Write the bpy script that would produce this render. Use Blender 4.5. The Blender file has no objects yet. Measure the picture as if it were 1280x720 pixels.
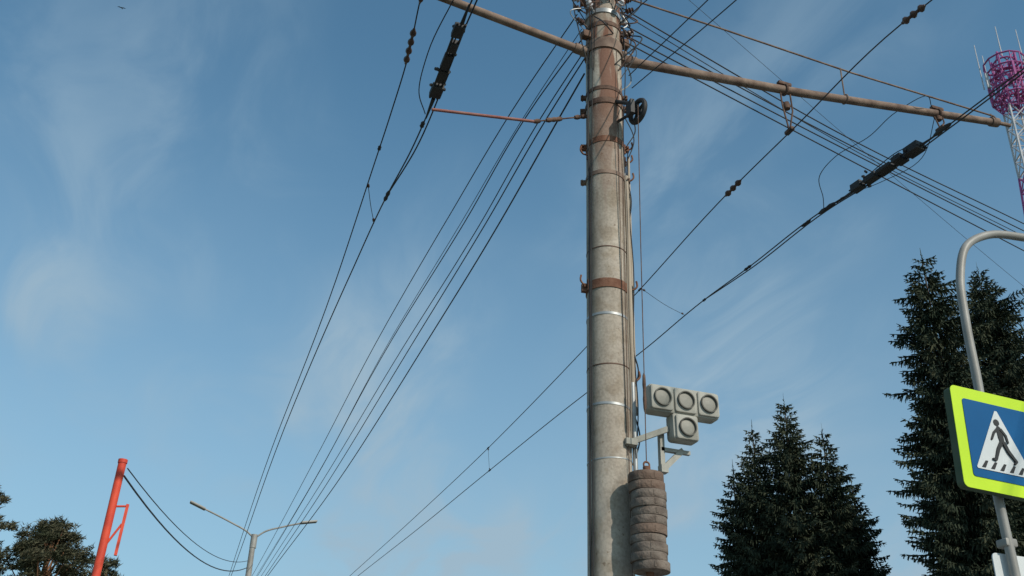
import bpy, math, random
from mathutils import Matrix, Vector
V=Vector
scene=bpy.context.scene
COL=scene.collection
random.seed(7)
# ------------------------------------------------------------------ materials
def mat(name,c1,c2=None,scale=6.0,rough=0.8,metal=0.0,bump=0.0,stretch=(1,1,1),detail=6,lo=0.35,hi=0.65,spec=0.3):
    m=bpy.data.materials.new(name); m.use_nodes=True
    nt=m.node_tree; N=nt.nodes; L=nt.links
    b=N['Principled BSDF']; b.inputs['Roughness'].default_value=rough; b.inputs['Metallic'].default_value=metal
    b.inputs['Specular IOR Level'].default_value=spec
    if c2 is None: c2=tuple(x*0.75 for x in c1)
    tc=N.new('ShaderNodeTexCoord'); mp=N.new('ShaderNodeMapping'); mp.inputs['Scale'].default_value=stretch
    L.new(tc.outputs['Object'],mp.inputs['Vector'])
    n=N.new('ShaderNodeTexNoise'); n.inputs['Scale'].default_value=scale; n.inputs['Detail'].default_value=detail
    L.new(mp.outputs['Vector'],n.inputs['Vector'])
    r=N.new('ShaderNodeValToRGB'); e=r.color_ramp.elements
    e[0].position=lo; e[1].position=hi; e[0].color=(*c1,1); e[1].color=(*c2,1)
    L.new(n.outputs['Fac'],r.inputs['Fac']); L.new(r.outputs['Color'],b.inputs['Base Color'])
    if bump>0:
        bp=N.new('ShaderNodeBump'); bp.inputs['Strength'].default_value=bump; bp.inputs['Distance'].default_value=0.01
        n2=N.new('ShaderNodeTexNoise'); n2.inputs['Scale'].default_value=scale*5; n2.inputs['Detail'].default_value=5
        L.new(tc.outputs['Object'],n2.inputs['Vector'])
        L.new(n2.outputs['Fac'],bp.inputs['Height']); L.new(bp.outputs['Normal'],b.inputs['Normal'])
    return m
M_black=mat('cable_rubber',(.026,.026,.03),(.05,.047,.045),3,.6)
M_wire=mat('wire_copper_dark',(.035,.031,.029),(.065,.052,.042),2,.5,.2)
M_rust=mat('rusty_steel',(.14,.092,.072),(.28,.20,.155),7,.85,.05,.3,detail=9)
M_clamp=mat('orange_rust',(.14,.062,.038),(.25,.13,.085),12,.9,0,.4,detail=9)
M_rust2=mat('dark_rust',(.085,.05,.038),(.18,.11,.08),14,.85,.1,.3)
M_redrod=mat('red_fibre_rod',(.25,.085,.07),(.32,.16,.13),9,.7)
M_galv=mat('galvanised_steel',(.30,.31,.31),(.44,.45,.45),8,.5,.5)
M_sig=mat('signal_housing_paint',(.40,.39,.345),(.25,.24,.205),9,.7,0,.2,(1,1,.5),9,.42,.76)
M_lens=mat('signal_lens',(.28,.27,.235),(.21,.205,.175),9,.5)
M_rim=mat('signal_rim',(.085,.08,.07),(.14,.135,.115),8,.7)
M_brass=mat('weathered_insulator',(.06,.035,.03),(.12,.07,.05),20,.4)
M_weight=mat('weight_cast_iron',(.115,.088,.072),(.22,.18,.15),9,.95,0,.9,(1,1,1.5),9)
M_weight2=mat('weight_rusty_iron',(.125,.08,.06),(.215,.155,.12),8,.95,0,.9,(1,1,1.5),9)
M_post=mat('grey_post_paint',(.33,.32,.30),(.25,.24,.22),5,.5,.1,.1)
M_yellow=mat('fluorescent_yellow_green',(.55,.78,.02),(.49,.72,.015),2,.5)
M_side=mat('sign_side_shaded',(.05,.09,.05),(.08,.11,.07),5,.7)  # dark green with the shade on the box's side put into the colour
M_blue=mat('sign_blue',(.003,.10,.27),(.003,.085,.235),2,.45,spec=.15)
M_white=mat('sign_white',(.66,.68,.68),(.58,.61,.62),4,.5)
M_figure=mat('sign_black',(.016,.016,.018),(.024,.024,.024),3,.5)
M_red=mat('orange_red_paint',(.72,.085,.04),(.56,.06,.035),7,.6)
M_mag=mat('tower_magenta_paint',(.44,.11,.31),(.36,.09,.26),1,.6)
M_twhite=mat('tower_white_paint',(.6,.58,.6),(.48,.47,.49),1,.6)
M_bark=mat('bark',(.07,.05,.038),(.12,.09,.065),4,.95,0,.5,(1,1,.3))
M_spruce=mat('spruce_needles',(.024,.038,.026),(.080,.088,.056),1.1,.9,detail=9,lo=.32,hi=.70,spec=.1)
M_pine=mat('pine_needles',(.055,.062,.036),(.13,.12,.075),1.6,.9,detail=8,spec=.1)
M_trunkpine=mat('pine_bark',(.24,.12,.06),(.14,.08,.05),3,.9)
M_bird=mat('bird_feathers',(.03,.03,.03),(.06,.06,.06),3,.8)
M_grass=mat('grass',(.05,.075,.025),(.11,.10,.05),.35,.95,0,.3)
M_asph=mat('asphalt',(.045,.045,.047),(.07,.07,.07),3,.9,0,.4)
M_pave=mat('paving',(.22,.21,.20),(.30,.29,.27),1.4,.9,0,.3)
M_kerb=mat('kerb_concrete',(.33,.32,.30),(.42,.41,.39),2,.9)
M_line=mat('road_paint',(.75,.75,.73),(.6,.6,.58),2,.8)
M_pipe=mat('pale_conduit',(.44,.37,.29),(.32,.26,.20),6,.8,stretch=(1,1,.2))
def concrete():
    m=bpy.data.materials.new('weathered_concrete'); m.use_nodes=True
    nt=m.node_tree;N=nt.nodes;L=nt.links;b=N['Principled BSDF'];b.inputs['Roughness'].default_value=.9
    b.inputs['Specular IOR Level'].default_value=.15
    tc=N.new('ShaderNodeTexCoord')
    def noise(scale,st=(1,1,1),det=6):
        mp=N.new('ShaderNodeMapping'); mp.inputs['Scale'].default_value=st
        L.new(tc.outputs['Object'],mp.inputs['Vector'])
        n=N.new('ShaderNodeTexNoise'); n.inputs['Scale'].default_value=scale; n.inputs['Detail'].default_value=det
        L.new(mp.outputs['Vector'],n.inputs['Vector']); return n.outputs['Fac']
    def ramp(f,a,b_,c1,c2):
        r=N.new('ShaderNodeValToRGB'); e=r.color_ramp.elements; e[0].position=a; e[1].position=b_
        e[0].color=(*c1,1); e[1].color=(*c2,1); L.new(f,r.inputs['Fac']); return r.outputs['Color']
    def mix(fac,A,B,t='MIX'):
        x=N.new('ShaderNodeMix'); x.data_type='RGBA'; x.blend_type=t
        if isinstance(fac,float): x.inputs[0].default_value=fac
        else: L.new(fac,x.inputs[0])
        for i,s in ((6,A),(7,B)):
            if isinstance(s,tuple): x.inputs[i].default_value=(*s,1)
            else: L.new(s,x.inputs[i])
        return x.outputs[2]
    base=ramp(noise(2.8,(1,1,.7),8),.36,.64,(.355,.305,.25),(.50,.44,.37))
    fine=ramp(noise(48,(1,1,1),5),.36,.6,(.84,.84,.84),(1.05,1.05,1.05))
    c=mix(1.0,base,fine,'MULTIPLY')
    blot=ramp(noise(7,(1,1,.8),5),.52,.62,(1,1,1),(.84,.81,.77))
    c=mix(1.0,c,blot,'MULTIPLY')
    spots=ramp(noise(26,(1,1,1),2),.27,.31,(.62,.58,.54),(1,1,1))
    c=mix(1.0,c,spots,'MULTIPLY')
    streak=ramp(noise(9,(1,1,.07),5),.48,.72,(0,0,0),(1,1,1))
    c=mix(mix(1.0,streak,(.36,.36,.36),'MULTIPLY'),c,(.21,.155,.11))
    sp=N.new('ShaderNodeSeparateXYZ'); L.new(tc.outputs['Object'],sp.inputs[0])
    mr=N.new('ShaderNodeMapRange'); mr.inputs['From Min'].default_value=6.4; mr.inputs['From Max'].default_value=7.9; mr.inputs['To Min'].default_value=.05
    L.new(sp.outputs['Z'],mr.inputs['Value'])
    st=ramp(noise(8,(1,1,.16),7),.44,.53,(0,0,0),(1,1,1))
    mu=N.new('ShaderNodeMath'); mu.operation='MULTIPLY'; L.new(mr.outputs[0],mu.inputs[0]); L.new(st,mu.inputs[1])
    mu2=N.new('ShaderNodeMath'); mu2.operation='MULTIPLY'; L.new(mu.outputs[0],mu2.inputs[0]); mu2.inputs[1].default_value=.85
    c=mix(mu2.outputs[0],c,(.17,.068,.042))
    L.new(c,b.inputs['Base Color'])
    bp=N.new('ShaderNodeBump'); bp.inputs['Strength'].default_value=.4; bp.inputs['Distance'].default_value=.005
    L.new(noise(45,(1,1,1),6),bp.inputs['Height']); L.new(bp.outputs['Normal'],b.inputs['Normal'])
    return m
M_conc=concrete()
# ------------------------------------------------------------------ mesh builder
class B:
    def __init__(s): s.v=[]; s.f=[]
    def tube(s,pts,r,n=8,cap=True):
        pts=[V(p) for p in pts]; k=len(pts)
        rs=r if isinstance(r,(list,tuple)) else [r]*k
        o=len(s.v); ref=None
        for i,p in enumerate(pts):
            t=(pts[min(i+1,k-1)]-pts[max(i-1,0)]).normalized()
            if ref is None:
                ref=V((0,0,1)) if abs(t.z)<.9 else V((0,1,0))
            a=(ref-t*ref.dot(t)).normalized(); b=t.cross(a); ref=a
            for j in range(n):
                w=2*math.pi*j/n; s.v.append(p+(a*math.cos(w)+b*math.sin(w))*rs[i])
        for i in range(k-1):
            for j in range(n):
                s.f.append((o+i*n+j,o+i*n+(j+1)%n,o+(i+1)*n+(j+1)%n,o+(i+1)*n+j))
        if cap:
            s.f.append(tuple(o+j for j in range(n))[::-1]); s.f.append(tuple(o+(k-1)*n+j for j in range(n)))
        return s
    def box(s,c,size,rot=None,bev=0):
        c=V(c); x,y,z=[q/2 for q in size]; o=len(s.v); R=rot or Matrix.Identity(3)
        if bev<=0:
            for sx in(-1,1):
                for sy in(-1,1):
                    for sz in(-1,1): s.v.append(c+R@V((sx*x,sy*y,sz*z)))
            for q in((0,1,3,2),(4,6,7,5),(0,4,5,1),(2,3,7,6),(0,2,6,4),(1,5,7,3)): s.f.append(tuple(o+i for i in q))
        else:
            def ring(inset,yy):
                pts=[]
                rr=bev
                for (cx,cz,a0) in((x-rr,z-rr,0),(-x+rr,z-rr,90),(-x+rr,-z+rr,180),(x-rr,-z+rr,270)):
                    for q in range(4):
                        a=math.radians(a0+30*q); pts.append(V((cx+(rr-inset)*math.cos(a),yy,cz+(rr-inset)*math.sin(a))))
                return pts
            b2=bev*.6
            rings=[ring(b2,-y),ring(b2*.3,-y+b2*.3),ring(0,-y+b2),ring(0,y-b2),ring(b2,y)]
            m=len(rings[0])
            for rg in rings:
                for p in rg: s.v.append(c+R@p)
            for i in range(len(rings)-1):
                for j in range(m): s.f.append((o+i*m+j,o+i*m+(j+1)%m,o+(i+1)*m+(j+1)%m,o+(i+1)*m+j))
            s.f.append(tuple(o+j for j in range(m))[::-1]); s.f.append(tuple(o+(len(rings)-1)*m+j for j in range(m)))
        return s
    def lathe(s,c,prof,axis=(0,0,1),n=24):
        c=V(c); ax=V(axis).normalized(); ref=V((0,0,1)) if abs(ax.z)<.9 else V((1,0,0))
        a=(ref-ax*ref.dot(ax)).normalized(); b=ax.cross(a); o=len(s.v)
        for (r,h) in prof:
            for j in range(n):
                w=2*math.pi*j/n; s.v.append(c+ax*h+(a*math.cos(w)+b*math.sin(w))*r)
        k=len(prof)
        for i in range(k-1):
            for j in range(n): s.f.append((o+i*n+j,o+i*n+(j+1)%n,o+(i+1)*n+(j+1)%n,o+(i+1)*n+j))
        if prof[0][0]>1e-4: s.f.append(tuple(o+j for j in range(n))[::-1])
        if prof[-1][0]>1e-4: s.f.append(tuple(o+(k-1)*n+j for j in range(n)))
        return s
    def prism(s,poly,y0,y1,fx=lambda x,y,z:(x,y,z)):
        n=len(poly); o=len(s.v)
        for y in(y0,y1):
            for (x,z) in poly: s.v.append(V(fx(x,y,z)))
        s.f.append(tuple(range(o,o+n))); s.f.append(tuple(range(o+n,o+2*n))[::-1])
        for j in range(n): s.f.append((o+j,o+n+j,o+n+(j+1)%n,o+(j+1)%n))
        return s
    def obj(s,name,m,parent=None,origin=None,smooth=True,**kw):
        if parent is not None: org=V(parent['_w'])
        else: org=V(origin) if origin is not None else V((0,0,0))
        me=bpy.data.meshes.new(name); me.from_pydata([tuple(V(p)-org) for p in s.v],[],s.f); me.update()
        me.materials.append(m)
        if smooth:
            me.polygons.foreach_set('use_smooth',[True]*len(me.polygons))
            try: me.set_sharp_from_angle(angle=math.radians(40))
            except Exception: pass
        ob=bpy.data.objects.new(name,me); COL.objects.link(ob)
        if parent is not None: ob.parent=parent; ob['_w']=list(org)
        else: ob.location=org; ob['_w']=list(org)
        for k,x in kw.items(): ob[k]=x
        return ob
def empty(name,loc,label,category,group=None):
    e=bpy.data.objects.new(name,None); e.empty_display_size=.3; e.location=loc; COL.objects.link(e)
    e['_w']=list(loc); e['label']=label; e['category']=category
    if group: e['group']=group
    return e
def smooth(pts,sub=8):
    P=[V(p) for p in pts]; n=len(P)
    h=[max(1e-6,(P[i+1]-P[i]).length) for i in range(n-1)]
    d=[(P[i+1]-P[i])/h[i] for i in range(n-1)]
    T=[]
    for i in range(n):
        if i==0: T.append(d[0])
        elif i==n-1: T.append(d[-1])
        else: T.append((d[i-1]*h[i]+d[i]*h[i-1])/(h[i]+h[i-1]))
    out=[]
    for i in range(n-1):
        for j in range(sub):
            t=j/sub; t2=t*t;t3=t2*t
            out.append(P[i]*(2*t3-3*t2+1)+T[i]*h[i]*(t3-2*t2+t)+P[i+1]*(-2*t3+3*t2)+T[i+1]*h[i]*(t3-t2))
    out.append(P[-1]); return out
def torus(b,c,axis,R,r,n=24,k=8):
    ax=V(axis).normalized(); ref=V((0,0,1)) if abs(ax.z)<.9 else V((1,0,0))
    a=(ref-ax*ref.dot(ax)).normalized(); d=ax.cross(a); o=len(b.v); c=V(c)
    for i in range(n):
        w=2*math.pi*i/n; rad=a*math.cos(w)+d*math.sin(w)
        for j in range(k):
            q=2*math.pi*j/k; b.v.append(c+rad*(R+r*math.cos(q))+ax*r*math.sin(q))
    for i in range(n):
        for j in range(k):
            b.f.append((o+i*k+j,o+((i+1)%n)*k+j,o+((i+1)%n)*k+(j+1)%k,o+i*k+(j+1)%k))
def at(path,y):
    for i in range(len(path)-1):
        a,b=V(path[i]),V(path[i+1])
        if a.y<=y<=b.y: return a.lerp(b,(y-a.y)/(b.y-a.y))
    return V(path[-1])
# ------------------------------------------------------------------ POLE
PX,PY=3.43,7.22
def prad(z): return .186-.0016*z
pole=empty('utility_pole',(PX,PY,0),'weathered concrete trolleybus pole with rusty bands, arms and cables','utility pole')
b=B()
zs=[0,.5,1,2,3,4,5,6,7,8,9,10,10.35]
b.lathe((PX,PY,0),[(prad(z),z) for z in zs]+[(.10,10.38),(0.0,10.38)],n=48); b.obj('shaft',M_conc,pole)
def band(z,h,t,m,tilt=0,bolt=True,ang=-0.4,name='clamp_band'):
    b=B(); r=prad(z)
    Rm=Matrix.Rotation(tilt,3,'Y')
    b.lathe((0,0,0),[(r-.004,-h/2),(r+t,-h/2),(r+t,h/2),(r-.004,h/2)],n=40)
    if bolt:
        for a in (ang,ang+math.pi):
            d=V((math.cos(a),math.sin(a),0)); p=d*(r+t+.02)
            R3=Matrix.Rotation(a,3,'Z')
            b.box(p,(.05,.04,h*.9),R3)
            tt=V((-d.y,d.x,0))
            b.tube([p+d*.008-tt*.045,p+d*.008+tt*.045],.008,6)
    b.v=[Rm@p+V((PX,PY,z)) for p in b.v]
    b.obj(name,m,pole,smooth=True)
band(9.42,.08,.012,M_rust2); band(9.14,.07,.012,M_clamp); band(8.88,.05,.01,M_galv,.03); band(8.72,.05,.008,M_rust2,-.02)
band(8.47,.12,.016,M_rust,0,True,-.2)
band(7.92,.04,.006,M_rust2,.02); band(7.77,.06,.010,M_rust2,.015,True,-.5)
band(7.33,.06,.006,M_clamp,-.02,True,-.3); band(6.96,.04,.007,M_rust,.02,True,-.5)
band(6.18,.010,.003,M_rust2,0,False); band(5.82,.085,.008,M_clamp,.015,True,-.1); band(5.53,.022,.004,M_galv,.03,False)
band(5.07,.010,.003,M_rust2,-.02,False); band(4.72,.020,.004,M_galv,.05,False); band(4.27,.010,.003,M_galv,-.04,False)
def pin_insulator(p,d,size=.03):
    b=B(); p=V(p); d=V(d).normalized()
    b.tube([p,p+d*.07],.008,6)
    b.lathe(p+d*.06,[(.0,-.0),(size*.6,0),(size,.012),(size*.55,.03),(size*.95,.042),(size*.5,.062),(size*.7,.075),(0,.09)],axis=d,n=14)
    b.obj('insulator',M_twhite if random.random()<.45 else M_brass,pole)
for z,a in ((9.42,200),(9.42,-30),(9.14,-60),(9.14,160),(9.0,-20),(8.88,215),(8.88,-75),(8.72,190),(8.72,-15),(9.3,-100),(9.55,-50),(9.6,230),(9.6,-10),(8.6,-45),(9.3,-45),(9.05,-95),(9.2,-5),(9.5,-120),(8.95,175)):
    A=math.radians(a); d=V((math.cos(A),math.sin(A),0)); p=V((PX,PY,z))+d*(prad(z)+.01)
    pin_insulator(p,d+V((0,0,.5)),.034)
for z,a in ((5.84,185),(5.84,-25),(7.33,-20),(7.2,185),(7.2,-15),(6.96,-28),(5.0,-20)):
    A=math.radians(a); d=V((math.cos(A),math.sin(A),0)); p=V((PX,PY,z))+d*(prad(z)+.008)
    b=B(); b.tube(smooth([p,p+d*.05,p+d*.075+V((0,0,.03)),p+d*.07+V((0,0,.08))],4),.009,6)
    b.tube([p+V((0,0,-.05)),p+V((0,0,.05))],.014,6); b.obj('hook',M_clamp,pole)
b=B(); b.tube([(3.27,PY,8.43),(1.78,PY,8.61),(.55,PY,8.76)],.040,16)
b.tube([(3.30,PY,8.43),(3.12,PY,8.45)],.052,16)
b.obj('bracket_arm',M_rust,pole)
b=B(); b.tube([(3.60,PY,8.45),(5.72,PY,8.69),(8.41,PY,9.08)],[.047,.045,.041],16)
b.tube([(3.60,PY,8.45),(3.78,PY,8.47)],.057,16)
b.tube([(8.33,PY,9.07),(8.43,PY,9.085)],.055,16)
b.tube([(8.41,PY,9.085),(8.62,PY,9.10)],.022,8)
b.obj('bracket_arm',M_rust,pole)
b=B(); b.tube([(3.52,PY-.05,9.32),(3.63,PY-.04,9.26),(4.80,PY,9.27),(6.45,PY,9.19),(8.40,PY,9.17)],.010,8); b.obj('stay_rod',M_rust,pole)
for x,zt,zb in((6.3,9.19,8.78),(8.36,9.17,9.09)):
    b=B(); b.tube([(x,PY,zt+.02),(x,PY,zb-.05)],.008,6); torus(b,(x,PY,zb),(1,0,0),.052,.009,14,6); b.obj('hanger',M_rust,pole)
b=B(); b.tube([(2.72,PY,7.44),(1.75,PY,7.29)],.014,10); b.obj('steady_arm',M_redrod,pole)
b=B(); b.tube([(3.26,PY,7.66),(2.72,PY,7.44)],.008,6)
for t in(.08,.2,.55,.64,.73,.95):
    p=V((3.26,PY,7.66)).lerp(V((2.72,PY,7.44)),t); b.lathe(p,[(0,-.035),(.018,-.03),(.024,0),(.018,.03),(0,.035)],axis=(-.54,0,-.22),n=10)
b.obj('insulator',M_rust2,pole)
b=B(); r=prad(7)
b.tube([(PX+r*.93,PY-.10,7.0),(PX+r*.95,PY-.10,5.9),(PX+r*.99,PY-.10,5.0),(PX+r*.98,PY-.1,4.4)],.021,10)
b.obj('conduit',M_pipe,pole)
b=B(); b.tube([(PX+.21,PY-.06,7.25),(PX+.215,PY-.05,6.0),(PX+.22,PY-.05,4.7)],.014,8); b.obj('conduit',M_pipe,pole)
b=B(); b.tube([(PX+.16,PY-.12,4.95),(PX+.17,PY-.12,4.1)],.020,10); b.obj('conduit',M_galv,pole)
def pcable(angs,rr=.006,off=.008,m=M_black):
    pts=[]
    for z,a,o in angs:
        A=math.radians(a); R=prad(z)+off+o; pts.append((PX+R*math.cos(A),PY+R*math.sin(A),z))
    b=B(); b.tube(smooth(pts,10),rr,6); b.obj('cable',m,pole)
pcable([(8.7,196,.02),(8.0,192,.005),(7.4,198,.03),(6.9,192,.0),(6.0,196,.012),(5.0,192,.0),(4.0,196,.02),(3.2,192,0),(2,194,.02),(.2,192,0)],.009)
pcable([(9.1,205,.0),(8.1,210,.01),(7.2,204,.0),(5.9,205,.02),(4.4,202,.01),(2.5,205,.01),(.2,205,0)],.005)
pcable([(8.4,-70,.0),(7.8,-76,.02),(7.2,-72,.0),(6.4,-74,.006),(5.8,-72,.0),(5.2,-70,.0),(4.3,-66,0)],.003,m=M_rust2)
pcable([(7.3,-58,.0),(6.9,-55,.0),(6.2,-60,.004),(5.5,-58,.0),(4.75,-60,.0),(3,-60,0),(.3,-60,0)],.003,m=M_rust2)
pcable([(9.0,-40,.02),(8.2,-35,.03),(7.5,-42,.0),(6.6,-38,.01),(5.6,-42,.0),(4.9,-38,.0),(4.3,-40,.03)],.005)
pcable([(7.3,-22,.03),(6.8,-30,.02),(6.0,-24,.05),(5.3,-32,.03),(4.7,-26,.05),(4.1,-36,.0)],.005)
pcable([(7.0,-48,.01),(6.3,-52,.02),(5.6,-46,.0),(4.8,-50,.012),(4.3,-48,.0)],.004,m=M_pipe)
pcable([(7.7,-35,.0),(7.45,-25,.09),(7.1,-30,.01),(6.75,-20,.05),(6.4,-32,.0)],.005)
pcable([(6.1,-30,.0),(5.7,-18,.04),(5.35,-26,.0),(5.1,-14,.07),(4.8,-28,.0),(4.5,-20,.06),(4.25,-35,.0)],.006)
pcable([(7.9,-20,.02),(7.6,-10,.12),(7.35,-25,.02)],.006)
pcable([(9.3,170,.0),(9.1,185,.14),(8.6,190,.10),(8.2,195,.0)],.006)
pcable([(9.5,-60,.0),(9.2,-75,.12),(8.9,-80,.02)],.006)
pcable([(9.6,-20,.05),(9.2,-15,.22),(8.85,-30,.02)],.007)
pcable([(9.6,220,.05),(9.35,235,.12),(9.0,-80,.04),(8.75,-40,.10)],.007)
rt=random.Random(44)
for i in range(26):
    z0=rt.uniform(8.55,9.75); z1=z0-rt.uniform(.15,.6); a0=rt.uniform(-170,20); a1=a0+rt.uniform(-60,60); bu=rt.uniform(.04,.24)
    pcable([(z0,a0,0),((z0+z1)/2+rt.uniform(-.1,.1),(a0+a1)/2,bu),(z1,a1,.0)],rt.choice((.004,.005,.007)),m=rt.choice((M_black,M_black,M_rust2,M_galv)))
for (x,y,z,sx,sy,sz) in((PX+.13,PY-.18,9.62,.12,.10,.18),(PX-.14,PY-.17,9.25,.07,.06,.12),(PX+.20,PY-.05,8.62,.09,.08,.09),(PX-.21,PY-.05,8.60,.08,.08,.08)):
    b=B(); b.box((x,y,z),(sx,sy,sz),bev=.015); b.obj('junction_box',M_galv if z>9 else M_rust2,pole)
b=B(); b.tube([(PX-.55,PY-.2,9.62),(PX+.55,PY-.2,9.66)],.026,8); b.obj('cross_arm',M_rust2,pole)
b=B(); b.tube([(PX-.4,PY-.2,9.25),(PX+.4,PY-.2,9.28)],.018,8); b.obj('cross_arm',M_rust2,pole)
# pulley wheel
WX,WY=3.578,6.875
pul=V((3.60,6.86,7.56)); ax=V((.985,.17,0))
b=B(); torus(b,pul,ax,.108,.024,28,8); b.lathe(pul,[(0,-.035),(.035,-.035),(.035,.035),(0,.035)],axis=ax,n=14)
side=V((-.17,.985,0))
for k in range(5):
    a=2*math.pi*k/5+.3; d=side*math.cos(a)+V((0,0,1))*math.sin(a); b.tube([pul+d*.02,pul+d*.11],.015,6)
b.obj('pulley',M_black,pole)
b=B(); b.tube([pul-ax*.10,pul+ax*.05],.016,8); b.box(pul-ax*.085,(.04,.10,.15)); b.tube([pul-ax*.07+V((0,0,.06)),(3.47,7.06,7.78)],.02,8); b.tube([pul-ax*.07+V((0,0,-.05)),(3.49,7.06,7.55)],.014,8)
b.obj('pulley_bracket',M_black,pole)
# ------------------------------------------------------------------ tension weights
tw=empty('tension_weight',(WX,WY,3.36),'stack of round brown iron tension weights hanging beside the pole','weight')
wz=3.362
for i in range(11):
    h=.0695*random.uniform(.88,1.12); c=V((WX+random.uniform(-.009,.009),WY+random.uniform(-.009,.009),wz)); r=.134+random.uniform(-.005,.005)
    b=B(); b.lathe(c,[(r-.010,.0005),(r-.0015,.001),(r,.0035),(r,h-.005),(r-.002,h-.0025),(r-.010,h-.001)],n=40)
    a=random.uniform(-1.95,-1.5); d=V((math.cos(a),math.sin(a),0)); b.box(c+d*(r-.001)+V((0,0,h/2)),(.008,.018,h*.6),Matrix.Rotation(a,3,'Z'))
    b.v=[c+Matrix.Rotation(random.Random(i).uniform(-.012,.012),3,'Y')@(V(p)-c) for p in b.v]
    b.obj('weight_disc',M_weight2 if i>=9 or i==4 else M_weight,tw); wz+=h
b=B(); b.tube([(WX,WY,3.33),(WX,WY,wz+.06)],.03,10); torus(b,(WX,WY,wz+.075),(0,1,0),.025,.008,14,6)
b.obj('hanger_rod',M_clamp,tw)
b=B(); b.tube([(WX-.02,WY-.10,7.56),(WX-.012,WY-.05,6.2),(WX-.005,WY-.02,5.0),(WX,WY,wz+.09)],.004,6)
b.obj('suspension_cable',M_rust2,tw)
b=B(); b.lathe((WX-.004,WY-.012,4.62),[(0,0),(.012,.02),(.015,.1),(.010,.16),(.015,.22),(.012,.30),(0,.33)],n=10); b.obj('turnbuckle',M_rust2,tw)
# ------------------------------------------------------------------ traffic signal
ts=empty('traffic_signal',(3.96,6.93,4.43),'grey T-shaped four-lens transit signal bracketed to the concrete pole','traffic signal')
SY=6.95; tilt=Matrix.Rotation(math.radians(-1.0),3,'Y')
cen=V((3.955,SY,4.66))
def sp_(x,y,z): return cen+tilt@V((x,y,z))
b=B()
b.box(sp_(0,.012,.115),(.636,.13,.235),tilt,bev=.035)
b.box(sp_(0,.014,-.10),(.235,.126,.225),tilt,bev=.03)
for (x,z) in((-.212,.115),(0,.115),(.212,.115),(0,-.110)): b.box(sp_(x,-.055,z),(.196,.032,.205),tilt,bev=.022)
b.obj('housing',M_sig,ts)
for (x,z) in((-.210,.117),(0,.117),(.210,.117),(0,-.110)):
    p=sp_(x,-.071,z); ay=tilt@V((0,-1,0))
    b=B(); b.lathe(p,[(.076,-.004),(.076,.020),(.067,.020),(.063,.001),(.063,-.004)],axis=ay,n=32); rim=b.obj('lens_rim',M_rim,ts)
    b=B(); b.lathe(p,[(.0635,.002),(.05,.004),(.0,.006)],axis=ay,n=32); b.obj('lens',M_lens,ts)
b=B(); b.box((3.66,7.02,4.47),(.38,.04,.045),Matrix.Rotation(math.radians(-24),3,'Y')@Matrix.Rotation(math.radians(-12),3,'Z'))
b.box((3.80,7.04,4.37),(.038,.045,.34)); b.box((3.80,7.02,4.22),(.06,.065,.06))
b.box((3.90,7.03,4.32),(.24,.035,.045),Matrix.Rotation(math.radians(-45),3,'Y'))
b.box((3.92,7.035,4.39),(.26,.035,.03)); b.box((3.53,7.05,4.41),(.10,.08,.05))
b.obj('mounting_bracket',M_sig,ts)
# ------------------------------------------------------------------ wires
A_=[(5.66,-30,8.3),(5.65,3.0,8.22),(5.63,5.19,8.18),(5.56,5.50,8.15),(5.52,7.13,8.11),(5.49,8.28,8.07),(5.60,10.79,8.04),(5.66,12.59,8.01),(5.78,17.34,7.97),(5.78,22.23,7.93),(5.73,28.74,7.9),(5.7,70,7.8)]
B_=[(7.9,-30,8.72),(7.68,3,8.72),(7.61,6.05,8.72),(7.56,7.20,8.72),(7.50,8.12,8.72),(7.34,9.09,8.72),(7.27,10.76,8.72),(7.20,11.84,8.72),(7.19,13.76,8.72),(7.09,15.79,8.72),(6.97,20.75,8.72),(6.89,25.61,8.72),(6.71,32.11,8.72),(6.2,70,8.7)]
a_=[(1.2,-30,7.5),(1.27,4.0,7.42),(1.30,6.02,7.40),(1.38,6.65,7.37),(1.44,7.51,7.33),(1.48,8.26,7.30),(1.62,10.68,7.27),(1.85,16.87,7.23),(2.34,26.52,7.20),(4.2,60,7.2)]
b_=[(1.5,-30,7.6),(1.68,4.5,7.53),(1.71,5.97,7.50),(1.72,6.57,7.46),(1.76,7.28,7.41),(1.77,7.96,7.37),(1.74,8.81,7.33),(1.75,10.45,7.29),(1.84,14.57,7.24),(2.29,24.32,7.20),(4.0,60,7.2)]
def line(name,paths,label,cat,r=.007,m=M_wire,group=None,org=None):
    e=empty(name,org or paths[0][0],label,cat,group)
    for p in paths:
        b=B(); b.tube(smooth(p,8),r,6); b.obj('contact_wire',m,e)
    return e
G='overhead trolley wires'
def beads(e,path,y0,y1,n=3,r=.03,m=M_brass,name='insulator'):
    p0,p1=at(path,y0),at(path,y1); d=(p1-p0); L=d.length; d.normalize(); b=B()
    prof=[(0,-.01),(r*.4,0)]
    for i in range(n):
        s=L*(i+.1)/n; w=L/n
        prof+=[(r*.45,s),(r,s+w*.3),(r,s+w*.5),(r*.45,s+w*.75)]
    prof+=[(r*.4,L),(0,L+.01)]
    b.lathe(p0,prof,axis=d,n=12); b.obj(name,m,e)
eA=line('trolley_wire',[A_],'single dark contact wire with insulators above the road','overhead wire',.0065,group=G,org=(5.66,-30,8.3))
beads(eA,A_,5.26,5.50,3,.036); beads(eA,A_,8.12,8.44,3,.034)
eB=line('trolley_wire',[B_,[(p[0]+.07,p[1],p[2]+.02) for p in B_[:7]]+[B_[7]]],'heavy double contact wire with black section insulator','overhead wire',.0085,group=G,org=(7.9,-30,8.72))
ea=line('trolley_wire',[a_],'thin contact wire with insulator beads beside the pole','overhead wire',.0062,group=G,org=(1.2,-30,7.5))
beads(ea,a_,6.38,6.80,4,.027); beads(ea,a_,5.9,6.1,2,.02)
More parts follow.
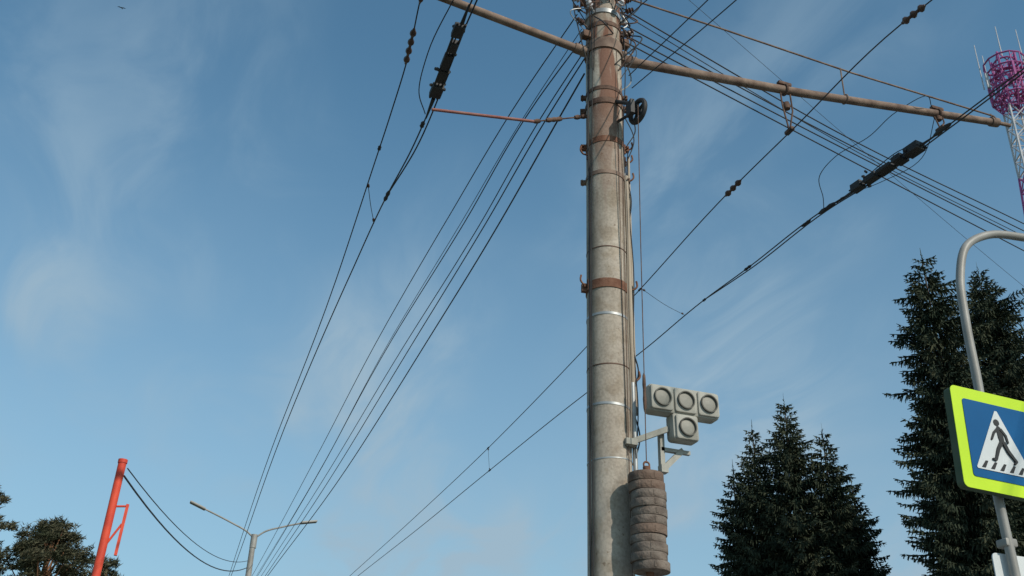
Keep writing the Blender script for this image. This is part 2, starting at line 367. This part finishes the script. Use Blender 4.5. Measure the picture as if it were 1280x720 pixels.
eb=line('trolley_wire',[b_,[(p[0]+.045,p[1],p[2]+.03) for p in b_[:6]]+[b_[6]]],'contact wire with long black section insulator','overhead wire',.007,group=G,org=(1.5,-30,7.6))
def section(e,path,y0,y1,w,seed,n=5):
    rnd=random.Random(seed); p0,p1=at(path,y0),at(path,y1); d=(p1-p0); L=d.length; d.normalize()
    s=V((d.y,-d.x,0)).normalized(); b=B(); yaw=math.atan2(d.y,d.x)-math.pi/2; R=Matrix.Rotation(yaw,3,'Z')
    for k in(-1,1): b.tube([p0+s*k*w*.45,p1+s*k*w*.45],.010,6)
    for i in range(n):
        t=(i+.5)/n; c=p0.lerp(p1,t)
        b.box(c+s*rnd.uniform(-.015,.015)+V((0,0,.01)),(w*rnd.uniform(.8,1.5),L/n*rnd.uniform(.6,1.0),w*rnd.uniform(.4,.95)),R,bev=.007)
    for i in range(12):
        c=p0.lerp(p1,rnd.random())+s*w*rnd.uniform(-.8,.8)+V((0,0,rnd.uniform(-.03,.08)))
        b.lathe(c,[(0,-.022),(.015,-.020),(.015,.020),(0,.022)],n=8,axis=(rnd.random(),rnd.random(),rnd.random()+.2))
    b.tube([p0-d*.22,p0],[.008,.018],6); b.tube([p1,p1+d*.28],[.02,.008],6)
    b.tube(smooth([p0+V((0,0,.03)),p0.lerp(p1,.3)+V((0,0,.12)),p0.lerp(p1,.6)+V((0,0,.10)),p1+V((0,0,.02))],5),.006,6)
    b.obj('section_insulator',M_black,e)
section(eb,b_,6.28,7.22,.074,3)
section(eB,B_,7.52,8.62,.110,5)
def blob(e,path,y,l,r):
    p0,p1=at(path,y-l/2),at(path,y+l/2); d=(p1-p0).normalized(); b=B()
    b.lathe(p0,[(0,0),(r*.6,l*.1),(r,l*.3),(r*.7,l*.5),(r,l*.7),(r*.5,l*.9),(0,l)],axis=d,n=8); b.obj('wire_clamp',M_black,e)
blob(eB,B_,9.05,.34,.03); blob(eB,B_,9.45,.2,.022); blob(eB,B_,10.76,.2,.022); blob(eB,B_,7.2,.3,.03); blob(eB,B_,11.84,.1,.02); blob(eB,B_,20.75,.15,.02)
blob(eA,A_,10.79,.1,.016); blob(eA,A_,17.34,.12,.016); blob(eb,b_,8.81,.22,.022); blob(eb,b_,7.6,.1,.022); blob(ea,a_,8.0,.08,.018)
def jumper(e,pts,r=.007):
    b=B(); b.tube(smooth(pts,8),r,6); b.obj('jumper_cable',M_black,e)
jumper(eB,[(7.45,7.18,9.0),(7.29,7.05,9.0),(7.11,7.36,8.95),(7.07,7.82,8.90),(6.91,8.21,8.85),(6.93,8.58,8.80),(7.2,8.9,8.74),(7.34,9.09,8.72)],.005)
jumper(eB,[(7.56,7.25,8.97),(7.60,7.6,8.62),(7.42,8.1,8.55),(7.30,8.5,8.60),(7.38,8.8,8.73)],.004)
jumper(eb,[(1.60,4.5,7.6),(1.58,6.0,7.52),(1.54,6.65,7.42),(1.58,7.05,7.33),(1.74,7.42,7.38)],.005)
for (x,zt,zb,n_) in((5.53,8.67,8.13,0),(7.56,8.95,8.74,1)):
    b=B(); torus(b,(x,PY,zt),(1,0,.1),.056,.012,16,6)
    b.tube([(x+.06,PY,zt-.02),(x+.06,PY-.01,(zt+zb)/2),(x,PY,zb)],.009,6); b.tube([(x-.06,PY,zt-.02),(x-.05,PY,(zt+zb)/2+.05),(x,PY,zb)],.009,6)
    b.box((x,PY,zt+.075),(.16,.05,.04),bev=.01)
    b.lathe((x,PY,(zt+zb)/2+.06),[(0,-.05),(.035,-.04),(.042,0),(.03,.04),(0,.05)],n=10)
    b.box((x,PY,zb+.01),(.05,.12,.04),bev=.008)
    b.obj('wire_hanger',M_rust2,pole)
def cross(p0,p1,label,r=.0035):
    e=empty('spacer_wire',p0,label,'overhead wire','spacer wires between the trolley lines'); b=B()
    p0=V(p0);p1=V(p1); mid=(p0+p1)/2-V((0,0,.03)); b.tube(smooth([p0,mid,p1],8),r,6); b.obj('strand',M_wire,e)
    d=(p1-p0).normalized()
    for t in(.06,.92):
        b=B(); b.lathe(p0.lerp(p1,t),[(0,-.04),(.014,-.02),(.014,.02),(0,.04)],axis=d,n=8); b.obj('clamp',M_brass,e)
cross(at(A_,10.75),at(B_,12.4),'thin spacer wire strung between two contact wires')
cross(at(A_,17.34),at(B_,20.75),'thin spacer wire strung between two contact wires')
cross(at(a_,8.6),at(b_,9.35),'thin spacer wire strung between two contact wires')
cs=[[(3.22,7.38,9.05),(3.11,8.60,8.92),(3.06,11.17,8.79),(3.05,14.44,8.66),(3.20,20.33,8.53),(3.50,31.85,8.40)],
[(3.28,7.34,8.75),(3.18,8.36,8.66),(3.20,10.96,8.58),(3.20,14.57,8.50),(3.40,21.15,8.41),(3.60,31.30,8.30)],
[(3.30,7.34,8.60),(3.26,8.14,8.52),(3.34,10.77,8.46),(3.39,14.68,8.40),(3.53,21.02,8.31),(3.65,30.78,8.20)],
[(3.30,7.34,8.50),(3.27,7.95,8.42),(3.36,10.57,8.38),(3.45,14.39,8.32),(3.60,20.61,8.22),(3.70,30.26,8.10)],
[(3.27,7.32,8.25),(3.27,7.69,8.20),(3.42,10.19,8.20),(3.56,13.94,8.18),(3.72,20.09,8.10),(3.71,29.76,8.00)]]
rad=[.006,.0065,.006,.007,.0085]
for i,c in enumerate(cs):
    c=c+[(c[-1][0]+.3,70,c[-1][2]-.1)]
    b=B(); b.tube(smooth(c,8),rad[i],6); b.obj('overhead_cable',M_black,origin=c[0],label='black sagging overhead cable fixed to the concrete pole',category='overhead cable',group='cables running along the street')
c=[(3.26,7.36,8.85),(3.17,8.5,8.70),(3.17,11.0,8.60),(3.18,14.5,8.51),(3.38,20.6,8.42),(3.58,31.5,8.32),(3.8,70,8.2)]
b=B(); b.tube(smooth(c,8),.004,6); b.obj('overhead_cable',M_black,origin=c[0],label='black sagging overhead cable fixed to the concrete pole',category='overhead cable',group='cables running along the street')
near=[[(3.63,7.02,7.96),(3.63,5.21,7.48),(3.65,-20,6.5)],[(3.60,7.02,8.10),(3.63,5.60,7.83),(3.65,-20,7.4)],[(3.55,7.10,8.80),(3.62,6.63,8.73),(3.9,-20,8.9)],[(3.24,7.24,8.86),(2.86,7.00,9.05),(-3.0,3.0,12.0)],[(3.50,7.05,9.2),(3.75,6.7,9.05),(5.2,-20,8.6)]]
for c in near:
    b=B(); b.tube(smooth(c,10),.005,6); b.obj('overhead_cable',M_black,origin=c[0],label='thin black cable leaving the pole head over the pavement',category='overhead cable',group='cables leaving the pole head')
rs=[[(3.60,7.25,9.2),(6.84,8.13,9.16),(10.79,9.19,9.40),(22,12.2,10.1)],
[(3.60,7.25,8.98),(6.82,8.13,9.06),(10.74,9.18,9.27),(22,12.2,9.9)],
[(3.60,7.25,8.85),(6.80,8.12,8.95),(10.68,9.16,9.10),(22,12.2,9.6)],
[(3.60,7.25,8.76),(6.78,8.12,8.83),(10.61,9.14,8.90),(22,12.2,9.2)],
[(3.60,7.25,9.13),(6.80,8.12,9.02),(10.70,9.17,9.17),(22,12.2,9.75)]]
for i,c in enumerate(rs):
    b=B(); b.tube(smooth(c,8),.0075 if i!=4 else .005,6); b.obj('overhead_cable',M_black,origin=c[0],label='black cable spanning across the road from the pole',category='overhead cable',group='cables spanning across the road')
c=[(3.45,7.2,10.2),(4.75,7.57,9.86),(7.39,8.28,9.09),(10.40,9.09,8.28),(22,12.2,6.5)]
b=B(); b.tube(smooth(c,8),.0025,5); b.obj('overhead_cable',M_black,origin=c[0],label='very thin black stay wire sloping down across the road',category='overhead cable',group='cables spanning across the road')
# ------------------------------------------------------------------ crossing sign
ys=4.87
sg=empty('pedestrian_crossing_sign',(5.05,4.97,0),'blue and yellow-green pedestrian crossing sign on a curved grey post','road sign')
b=B(); b.tube(smooth([(5.09,4.97,0),(5.09,4.97,2),(5.08,4.97,3.13),(5.06,4.97,3.77),(5.08,4.97,4.38),(5.08,4.97,4.86),(5.11,4.97,5.21),(5.22,4.97,5.48),(5.45,4.97,5.63),(5.80,4.97,5.69),(6.5,4.97,5.70),(7.3,4.97,5.70)],6),.030,14)
b.obj('post',M_post,sg)
Rs=Matrix.Rotation(math.radians(2.0),3,'Y'); cs_=V((5.062,ys,3.932)); S=.672
def T(x,y,z): return tuple(cs_+Rs@V((x,y,z)))
def rr(hw,hh,rad,n=5):
    P=[]
    for (cx,cz,a0) in((hw-rad,hh-rad,0),(-hw+rad,hh-rad,90),(-hw+rad,-hh+rad,180),(hw-rad,-hh+rad,270)):
        for q in range(n+1):
            a=math.radians(a0+90*q/n); P.append((cx+rad*math.cos(a),cz+rad*math.sin(a)))
    return P
b=B(); b.prism(rr(S/2,S/2,.035),0,.062,T); box=b.obj('sign_box',M_side,sg,smooth=False)
b=B(); b.prism(rr(S/2+.004,S/2+.004,.037),-.005,-.001,T); b.obj('border',M_yellow,box,smooth=False)
b=B(); b.prism(rr(.260,.260,.02),-.009,-.006,T); b.obj('blue_panel',M_blue,box,smooth=False)
ox=-.004; oz=.004
b=B(); b.prism([(-.222+ox,-.198+oz),(-.215+ox,-.208+oz),(.215+ox,-.208+oz),(.222+ox,-.198+oz),(.009+ox,.212+oz),(-.009+ox,.212+oz)],-.013,-.010,T); b.obj('white_triangle',M_white,box,smooth=False)
b=B(); yy=[-.016]
def T2(x,y,z): return T(x+ox,y,z+oz)
def seg(pts,w):
    for i in range(len(pts)-1):
        (x0,z0),(x1,z1)=pts[i],pts[i+1]; L=math.hypot(x1-x0,z1-z0); nx,nz=-(z1-z0)/L,(x1-x0)/L
        w0=w[i]/2; w1=w[i+1]/2; yy[0]-=.0004
        b.prism([(x0+nx*w0,z0+nz*w0),(x1+nx*w1,z1+nz*w1),(x1-nx*w1,z1-nz*w1),(x0-nx*w0,z0-nz*w0)],yy[0],-.0135,T2)
        yy[0]-=.0004
        b.prism([(x1+w1*math.cos(k*.785),z1+w1*math.sin(k*.785)) for k in range(8)],yy[0],-.0135,T2)
b.prism([(-.012+.023*math.cos(k*.5236),.130+.023*math.sin(k*.5236)) for k in range(12)],-.0165,-.0135,T2)
seg([(-.006,.106),(-.002,.085),(.004,.035),(.010,-.005)],[.016,.041,.043,.035])
seg([(-.010,.090),(-.048,.054),(-.072,.008)],[.019,.016,.013])
seg([(.010,.088),(.044,.050),(.054,.004)],[.019,.016,.013])
seg([(.002,.0),(-.034,-.054),(-.066,-.130),(-.088,-.128)],[.027,.023,.017,.013])
seg([(.014,.0),(.044,-.060),(.094,-.118),(.080,-.134)],[.027,.023,.017,.013])
b.obj('pedestrian_symbol',M_figure,box,smooth=False)
for i,x in enumerate((-.150,-.080,-.008,.066,.136)):
    b=B(); b.prism([(x-.036,-.196),(x-.006,-.196),(x+.022,-.148),(x+.002,-.148)],-.0155,-.0135,T2); b.obj('crossing_stripe',M_figure,box,smooth=False)
for p,s_ in(((5.08,4.952,4.17),(.14,.03,.05)),((5.06,4.952,3.72),(.14,.03,.05)),((5.08,4.99,3.32),(.09,.09,.05))):
    b=B(); b.box(p,s_,bev=.01); b.obj('sign_clamp',M_post,sg)
b=B(); b.prism(rr(.24,.24,.03),5.012,5.02,lambda x,y,z:(x+5.21,y,z+3.02)); b.obj('back_plate',M_white,sg,smooth=False)
# ------------------------------------------------------------------ street lamp
lx,ly=2.93,27.85
sl=empty('street_lamp',(lx,ly,0),'double-armed grey street lamp post with flat lamp heads','street lamp')
b=B(); b.tube([(lx,ly,0),(lx,ly,4),(lx-.01,ly,8.38)],[.12,.10,.07],16); b.obj('post',M_post,sl)
b=B(); b.tube([(lx,ly,8.15),(lx,ly,8.5)],.085,14); b.tube(smooth([(lx,ly,8.4),(2.72,ly,8.56),(2.35,ly,8.72),(1.5,ly,9.04)],6),.023,8); b.obj('lamp_arm',M_post,sl)
b=B(); b.tube(smooth([(lx,ly,8.4),(3.2,ly,8.62),(3.6,ly,8.78),(4.1,ly,8.95)],6),.023,8); b.obj('lamp_arm',M_post,sl)
for x,z,t in((1.38,9.08,20),(4.30,9.00,-12)):
    b=B(); b.box((x,ly,z),(.44,.18,.052),Matrix.Rotation(math.radians(t),3,'Y'),bev=.022); b.obj('lamp_head',M_post,sl)
# ------------------------------------------------------------------ red post
rp=empty('red_post',(-.30,12,0),'slim orange-red steel post with a side bracket','post')
b=B(); b.tube([(-.33,12,0),(-.31,12,3.95),(-.285,12,5.22)],.045,14); b.lathe((-.285,12,5.22),[(.051,-.03),(.051,.012),(0,.02)],n=14); b.obj('tube',M_red,rp)
b=B(); b.box((-.15,12,4.46),(.032,.04,.56),Matrix.Rotation(math.radians(2),3,'Y')); b.tube([(-.29,12,4.70),(-.14,12,4.72)],.012,8); b.tube([(-.30,12,4.24),(-.16,12,4.52)],.012,8); b.obj('side_bracket',M_red,rp)
for k,(p0,p1,sag,rw) in enumerate((((-.22,12,5.14),(2.85,27.8,7.80),.36,.007),((-.24,12,5.05),(2.85,27.8,7.62),.43,.011))):
    p0=V(p0);p1=V(p1); pts=[p0.lerp(p1,i/20)-V((0,0,sag*4*(i/20)*(1-i/20))) for i in range(21)]
    b=B(); b.tube(pts,rw,6); b.obj('slack_cable',M_black,origin=p0,label='black cable drooping between red post and street lamp',category='cable',group='cables drooping from the red post')
# ------------------------------------------------------------------ tower
tx,ty=61.8,50.9
tt=empty('radio_tower',(tx,ty,0),'magenta and white lattice radio mast with antenna platforms','tower')
def lattice(z0,z1,w0,w1,m,name,n):
    b=B(); 
    cn=[(math.cos(math.radians(a)),math.sin(math.radians(a))) for a in(20,110,200,290)]
    for c in cn: b.tube([(tx+c[0]*w0,ty+c[1]*w0,z0),(tx+c[0]*w1,ty+c[1]*w1,z1)],.09,6)
    for i in range(n):
        za,zb=z0+(z1-z0)*i/n,z0+(z1-z0)*(i+1)/n; wa,wb=w0+(w1-w0)*i/n,w0+(w1-w0)*(i+1)/n
        for k in range(4):
            c,d=cn[k],cn[(k+1)%4]
            b.tube([(tx+c[0]*wa,ty+c[1]*wa,za),(tx+d[0]*wb,ty+d[1]*wb,zb)],.05,5)
            b.tube([(tx+d[0]*wa,ty+d[1]*wa,za),(tx+c[0]*wb,ty+c[1]*wb,zb)],.05,5)
            b.tube([(tx+c[0]*wa,ty+c[1]*wa,za),(tx+d[0]*wa,ty+d[1]*wa,za)],.05,5)
    b.obj(name,m,tt)
def wid(z): return 1.0+max(0,(50-z))*.06
segs=[(0,10),(10,20),(20,30),(30,38),(38,43),(43,46),(46,50),(50,56.5),(56.5,62)]
for i,(z0,z1) in enumerate(segs): lattice(z0,z1,wid(z0),wid(z1),M_mag if (i%2==0 and z0<58) or z0>56 else M_twhite,'lattice_section',max(3,int((z1-z0)/1.4)))
b=B(); PR=1.65
for z,R in((57.4,PR-.1),(58.3,PR),(59.2,PR),(60.2,PR),(61.3,PR),(61.3,.9),(57.4,.9),(60.2,.9)):
    torus(b,(tx,ty,z),(0,0,1),R,.08,12,5)
for k in range(12):
    a=2*math.pi*k/12; c,s_=math.cos(a),math.sin(a)
    b.tube([(tx+(PR-.1)*c,ty+(PR-.1)*s_,57.3),(tx+PR*c,ty+PR*s_,61.3)],.05,5)
    b.tube([(tx+.9*c,ty+.9*s_,56.2),(tx+(PR-.1)*c,ty+(PR-.1)*s_,57.3)],.05,5)
    for z in(57.4,60.2): b.tube([(tx+.6*c,ty+.6*s_,z),(tx+PR*c,ty+PR*s_,z)],.09,5)
    a2=a+2*math.pi/12; b.tube([(tx+PR*c,ty+PR*s_,57.5),(tx+PR*math.cos(a2),ty+PR*math.sin(a2),59.2)],.045,5)
b.obj('platform',M_mag,tt)
for k in range(5):
    a=2*math.pi*k/5+.4; c,s_=math.cos(a)*1.9,math.sin(a)*1.9
    b=B(); b.box((tx+c,ty+s_,59.2),(.24,.16,1.5),Matrix.Rotation(a,3,'Z')); b.tube([(tx+c,ty+s_,58.5),(tx+c*.85,ty+s_*.85,58.5)],.05,5); b.obj('panel_antenna',M_mag if k%2 else M_twhite,tt)
for (dx,dy,z0,z1) in((-1.9,.9,58.6,63.4),(-.9,1.2,60,62.8),(0,0,62,65.4),(1.1,-1.0,60,64.6),(1.9,-1.1,59,63.5)):
    b=B(); b.tube([(tx+dx,ty+dy,z0),(tx+dx,ty+dy,z1)],[.06,.035],6); b.obj('whip_antenna',M_twhite,tt)
# ------------------------------------------------------------------ trees
def spruce(loc,H,k,pw,seed,label,dense_z=6.5):
    """crown radius at depth d below the tip: k*d**pw, with a slim spire at the top"""
    rnd=random.Random(seed); x0,y0=loc
    e=empty('spruce_tree',(x0,y0,0),label,'tree','spruce trees beside the road')
    b=B(); b.tube([(x0,y0,0),(x0+.05,y0,H*.5),(x0,y0,H*.985)],[.22,.13,.012],8); b.obj('trunk',M_bark,e)
    vs=[];fs=[]
    def needle(p,d,l,w):
        side=d.cross(V((rnd.uniform(-1,1),rnd.uniform(-1,1),rnd.uniform(-1,1))))
        if side.length<1e-3: return
        side.normalize(); o=len(vs)
        vs.extend([p-side*w*.5,p+side*w*.5,p+d*l+side*w*.18,p+d*l-side*w*.18]); fs.append((o,o+1,o+2,o+3))
    for i in range(22):
        zz=H-.02-i*.04; a=rnd.uniform(0,6.28); d=V((math.cos(a)*.6,math.sin(a)*.6,.9)).normalized(); needle(V((x0,y0,zz)),d,.08+.004*i,.03)
    needle(V((x0,y0,H-.05)),V((0,0,1)),.30,.03)
    sect=[rnd.uniform(.7,1.2) for _ in range(9)]
    z=H-.3; wi=0
    while z>1.2:
        dd_=H-z; dense=z>dense_z
        R=k*dd_**pw*min(1,.36+.40*dd_)
        nb=(5 if dd_<1 else 7 if dd_<2.2 else 10) if dense else 6
        ph=rnd.uniform(0,6.28); rl=rnd.uniform(.92,1.15) if wi%2==0 else rnd.uniform(.72,.95); wi+=1
        for j in range(nb):
            a=ph+6.283*j/nb+rnd.uniform(-.35,.35)
            zone=sect[int((a%6.283)/.70)%9]*.5+.5
            L=R*rl*zone*rnd.uniform(.6,1.14)+.05
            L=max(.12,L)
            up=(.62-.85*min(1,dd_/5.0))+rnd.uniform(-.15,.15)
            d0=V((math.cos(a),math.sin(a),0)); sd=V((-d0.y,d0.x,0)); step=.11 if dense else .3
            n=max(2,int(L/step)); p=V((x0,y0,z+rnd.uniform(-.1,.1)))
            for i in range(n):
                s=(i+1)/n
                slope=up*(1-s)+.34*s*s-.22*min(1,L)*(1-s*.5)
                p=p+d0*(L/n)+V((0,0,slope*L/n))
                w0=(.14+.36*(1-s)**.7*min(1,L*.9))
                for q in(-1,1):
                    wl=w0*rnd.uniform(.65,1.15)
                    d=(d0*.8+sd*q*rnd.uniform(.5,1.05)+V((0,0,rnd.uniform(-.4,.08)))).normalized()
                    needle(p,d,wl,.06)
                    if wl>.2:
                        m_=p+d*wl*.5; needle(m_,(d+d0*.7).normalized(),wl*.5,.05); needle(m_,(d*.5+V((0,0,-.8))).normalized(),wl*.6,.055)
                    needle(p,(d0*.4+sd*q*.3+V((0,0,-1))).normalized(),wl*.8,.055)
                needle(p,(d0+V((0,0,rnd.uniform(.0,.4)))).normalized(),.13,.045)
        z-=(rnd.uniform(.14,.21) if dd_<2 else rnd.uniform(.18,.28)) if dense else .45
    b=B(); b.v=vs; b.f=fs; b.obj('crown',M_spruce,e,smooth=False)
    return e
spruce((20.27,28.53),15.45,.54,.66,1,'tall dark green spruce with drooping branches and pointed top')
spruce((21.25,27.9),14.3,.55,.60,2,'dark green spruce crowded against its taller neighbour')
spruce((19.40,29.3),14.6,.50,.58,3,'slim dark green spruce at the edge of the clump')
spruce((21.95,27.6),12.5,.50,.55,9,'shorter dark green spruce at the edge of the clump')
spruce((18.95,30.0),13.3,.46,.52,10,'shorter dark green spruce at the edge of the clump')
spruce((20.85,21.62),17.75,.72,.46,4,'very tall dark spruce with ragged narrow crown')
spruce((24.87,23.4),19.1,.80,.48,5,'very tall dark spruce behind the crossing sign')
spruce((26.9,22.3),18.2,.80,.48,6,'very tall dark spruce behind the crossing sign')
spruce((22.9,24.0),13.8,.78,.48,8,'shorter dark spruce filling the gap between taller ones')
def pine(loc,H,clumps,seed,label):
    rnd=random.Random(seed); x0,y0=loc
    e=empty('pine_tree',(x0,y0,0),label,'tree','pine trees beside the road')
    b=B(); b.tube(smooth([(x0,y0,0),(x0+.1,y0,H*.45),(x0-.05,y0,H*.8),(x0,y0,H*.97)],4),[.2-.16*i/12 for i in range(13)],8)
    vs=[];fs=[]
    for (dx,dy,z,r) in clumps:
        c=V((x0+dx,y0+dy,z)); st=V((x0,y0,max(z-1.2-abs(dx)*.3,H*.5)))
        b.tube(smooth([st,st.lerp(c,.5)+V((0,0,-.12)),c],4),[.05-.04*i/8 for i in range(9)],5)
        for q in range(int(16*r/.5)):
            u=V((rnd.gauss(0,1),rnd.gauss(0,1),rnd.gauss(0,.65))); u=u.normalized()*r*rnd.random()**.4; u.z*=.62; s=c+u
            for _ in range(32):
                d=V((rnd.uniform(-1,1),rnd.uniform(-1,1),rnd.uniform(-.5,1))).normalized(); l=rnd.uniform(.10,.22)
                p=s+V((rnd.uniform(-.12,.12),rnd.uniform(-.12,.12),rnd.uniform(-.08,.08)))
                sd=d.cross(V((rnd.random(),rnd.random(),rnd.random()))).normalized(); o=len(vs)
                vs.extend([p-sd*.020,p+sd*.020,p+d*l]); fs.append((o,o+1,o+2))
    b.obj('trunk',M_trunkpine,e)
    c2=B(); c2.v=vs; c2.f=fs; c2.obj('crown',M_pine,e,smooth=False)
def cl(n,spread,z0,z1,seed,r0=.35,r1=.6):
    rnd=random.Random(seed); out=[]
    for i in range(n):
        z=z0+(z1-z0)*i/(n-1); w=spread*math.sqrt(max(.05,1-((z-z0)/(z1-z0))**2)); a=rnd.uniform(0,6.28)
        out.append((math.cos(a)*w*rnd.uniform(.4,1),math.sin(a)*w*rnd.uniform(.4,1),z+rnd.uniform(-.1,.1),rnd.uniform(r0,r1)))
    return out
pine((-5.2,39.6),12.0,cl(26,1.35,8.4,11.8,11,.32,.52),21,'pine with clumped olive-green crown at the roadside')
pine((-2.7,39.9),11.1,cl(50,1.75,8.4,10.95,12,.34,.54),22,'broad pine with clumped olive-green crown')
pine((-.75,41.0),10.3,cl(12,.55,8.2,10.2,13,.22,.36),23,'small pine with thin crown behind the red post')
# ------------------------------------------------------------------ bird
b=B(); c=V((-7.56,59.5,50.5)); k=.6
b.lathe(c-V((.0,.18*k,0)),[(0,0),(.05*k,.06*k),(.07*k,.16*k),(.045*k,.28*k),(0,.4*k)],axis=(.3,1,0),n=8)
for s in(-1,1):
    o=len(b.v); b.v+= [c+k*V((0,.05,.02)),c+k*V((s*.25,.10,.10)),c+k*V((s*.5,-.02,.03)),c+k*V((s*.25,-.08,.08)),c+k*V((0,-.08,.02))]; b.f.append((o,o+1,o+2,o+3,o+4))
b.obj('bird',M_bird,origin=c,label='small dark bird gliding high in the sky',category='bird')
# ------------------------------------------------------------------ ground
def sheet(name,x0,x1,y0,y1,z,m,h=0):
    b=B()
    if h: b.box(((x0+x1)/2,(y0+y1)/2,z-h/2),(x1-x0,y1-y0,h))
    else: b.v=[V((x0,y0,z)),V((x1,y0,z)),V((x1,y1,z)),V((x0,y1,z))]; b.f=[(0,1,2,3)]
    o=b.obj(name,m,smooth=False); o['kind']='structure'; return o
sheet('ground',-900,900,-900,900,-.15,M_grass)
sheet('pavement',-.1,5.35,-120,200,0,M_pave,.14)
sheet('kerb',5.352,5.5,-120,200,.002,M_kerb,.145)
sheet('road',5.502,13.5,-120,200,-.13,M_asph)
sheet('kerb',13.502,13.65,-120,200,.002,M_kerb,.145)
b=B()
for i in range(-10,20):
    y=i*8.; o=len(b.v); b.v+=[V((9.44,y,-.126)),V((9.56,y,-.126)),V((9.56,y+4,-.126)),V((9.44,y+4,-.126))]; b.f.append((o,o+1,o+2,o+3))
for i in range(8):
    x=5.9+i*.95; o=len(b.v); b.v+=[V((x,5.2,-.122)),V((x+.5,5.2,-.122)),V((x+.5,9,-.122)),V((x,9,-.122))]; b.f.append((o,o+1,o+2,o+3))
o=b.obj('road_markings',M_line,smooth=False); o['kind']='structure'
# ------------------------------------------------------------------ light
EL,AZ=35,158
sd=V((math.sin(math.radians(AZ))*math.cos(math.radians(EL)),math.cos(math.radians(AZ))*math.cos(math.radians(EL)),math.sin(math.radians(EL))))
l=bpy.data.lights.new('sun','SUN'); l.energy=3.2; l.angle=math.radians(.6); l.color=(1,.91,.79)
lo=bpy.data.objects.new('sun',l); lo.rotation_euler=(-sd).to_track_quat('-Z','Y').to_euler(); lo.location=(0,0,30); COL.objects.link(lo)
w=bpy.data.worlds.new('World'); scene.world=w; w.use_nodes=True; nt=w.node_tree; N=nt.nodes; L=nt.links
for n in list(N): N.remove(n)
out=N.new('ShaderNodeOutputWorld'); bg=N.new('ShaderNodeBackground'); bg.inputs['Strength'].default_value=.14
sky=N.new('ShaderNodeTexSky'); sky.sky_type='NISHITA'; sky.sun_disc=False; sky.sun_elevation=math.radians(EL); sky.sun_rotation=math.radians(AZ)
sky.air_density=1.0; sky.dust_density=.9; sky.ozone_density=1.5
tint=N.new('ShaderNodeMix'); tint.data_type='RGBA'; tint.blend_type='MULTIPLY'; tint.inputs[0].default_value=1.0; L.new(sky.outputs[0],tint.inputs[6]); tint.inputs[7].default_value=(.70,1.03,1.0,1)
tc=N.new('ShaderNodeTexCoord'); sp=N.new('ShaderNodeSeparateXYZ'); L.new(tc.outputs['Generated'],sp.inputs[0])
def math_(op,a,b_):
    m=N.new('ShaderNodeMath'); m.operation=op
    for i,x in enumerate((a,b_)):
        if x is None: continue
        if isinstance(x,(int,float)): m.inputs[i].default_value=x
        else: L.new(x,m.inputs[i])
    return m.outputs[0]
zc=math_('ADD',math_('MAXIMUM',sp.outputs['Z'],0.0),.35)
cx=math_('ADD',math_('DIVIDE',sp.outputs['X'],zc),-.31); cy=math_('ADD',math_('DIVIDE',sp.outputs['Y'],zc),.05)
cb=N.new('ShaderNodeCombineXYZ'); L.new(cx,cb.inputs[0]); L.new(cy,cb.inputs[1])
mp=N.new('ShaderNodeMapping'); mp.inputs['Rotation'].default_value=(0,0,math.radians(35)); mp.inputs['Scale'].default_value=(1.25,.8,1); mp.inputs['Location'].default_value=(2.3,.7,0)
L.new(cb.outputs[0],mp.inputs['Vector'])
n1=N.new('ShaderNodeTexNoise'); n1.inputs['Scale'].default_value=2.2; n1.inputs['Detail'].default_value=3; n1.inputs['Distortion'].default_value=.3; L.new(mp.outputs[0],n1.inputs['Vector'])
n2=N.new('ShaderNodeTexNoise'); n2.inputs['Scale'].default_value=5.5; n2.inputs['Detail'].default_value=9; n2.inputs['Roughness'].default_value=.55; n2.inputs['Distortion'].default_value=.9; L.new(mp.outputs[0],n2.inputs['Vector'])
def mr(v,a,b_,c,d):
    m=N.new('ShaderNodeMapRange'); m.interpolation_type='SMOOTHSTEP'; L.new(v,m.inputs['Value'])
    for k,x in zip(('From Min','From Max','To Min','To Max'),(a,b_,c,d)): m.inputs[k].default_value=x
    return m.outputs[0]
mask=math_('MULTIPLY',mr(n1.outputs['Fac'],.38,.66,0,1),mr(n2.outputs['Fac'],.34,.74,.10,1))
mask=math_('MULTIPLY',mask,mr(sp.outputs['Z'],.30,.78,.85,.22))
haze=mr(sp.outputs['Z'],.08,.66,.62,0)
mask=math_('MINIMUM',math_('ADD',mask,haze),.95)
mx=N.new('ShaderNodeMix'); mx.data_type='RGBA'; L.new(mask,mx.inputs[0]); L.new(tint.outputs[2],mx.inputs[6]); mx.inputs[7].default_value=(2.45,3.4,4.15,1)
L.new(mx.outputs[2],bg.inputs['Color']); L.new(bg.outputs[0],out.inputs['Surface'])
# ------------------------------------------------------------------ camera
cam=bpy.data.cameras.new('camera'); co=bpy.data.objects.new('camera',cam); COL.objects.link(co); scene.camera=co
cam.sensor_width=36; cam.lens=1300/1280*36; cam.clip_end=3000; cam.clip_start=.05
R=Matrix.Rotation(math.radians(-19.5),3,'Z')@Matrix.Rotation(math.radians(118),3,'X')@Matrix.Rotation(math.radians(1.9),3,'Z')
co.matrix_world=Matrix.Translation((0,0,1.6))@R.to_4x4()
scene.view_settings.view_transform='Standard'; scene.view_settings.look='None'; scene.view_settings.exposure=0
for o in bpy.data.objects:
    if '_w' in o: del o['_w']
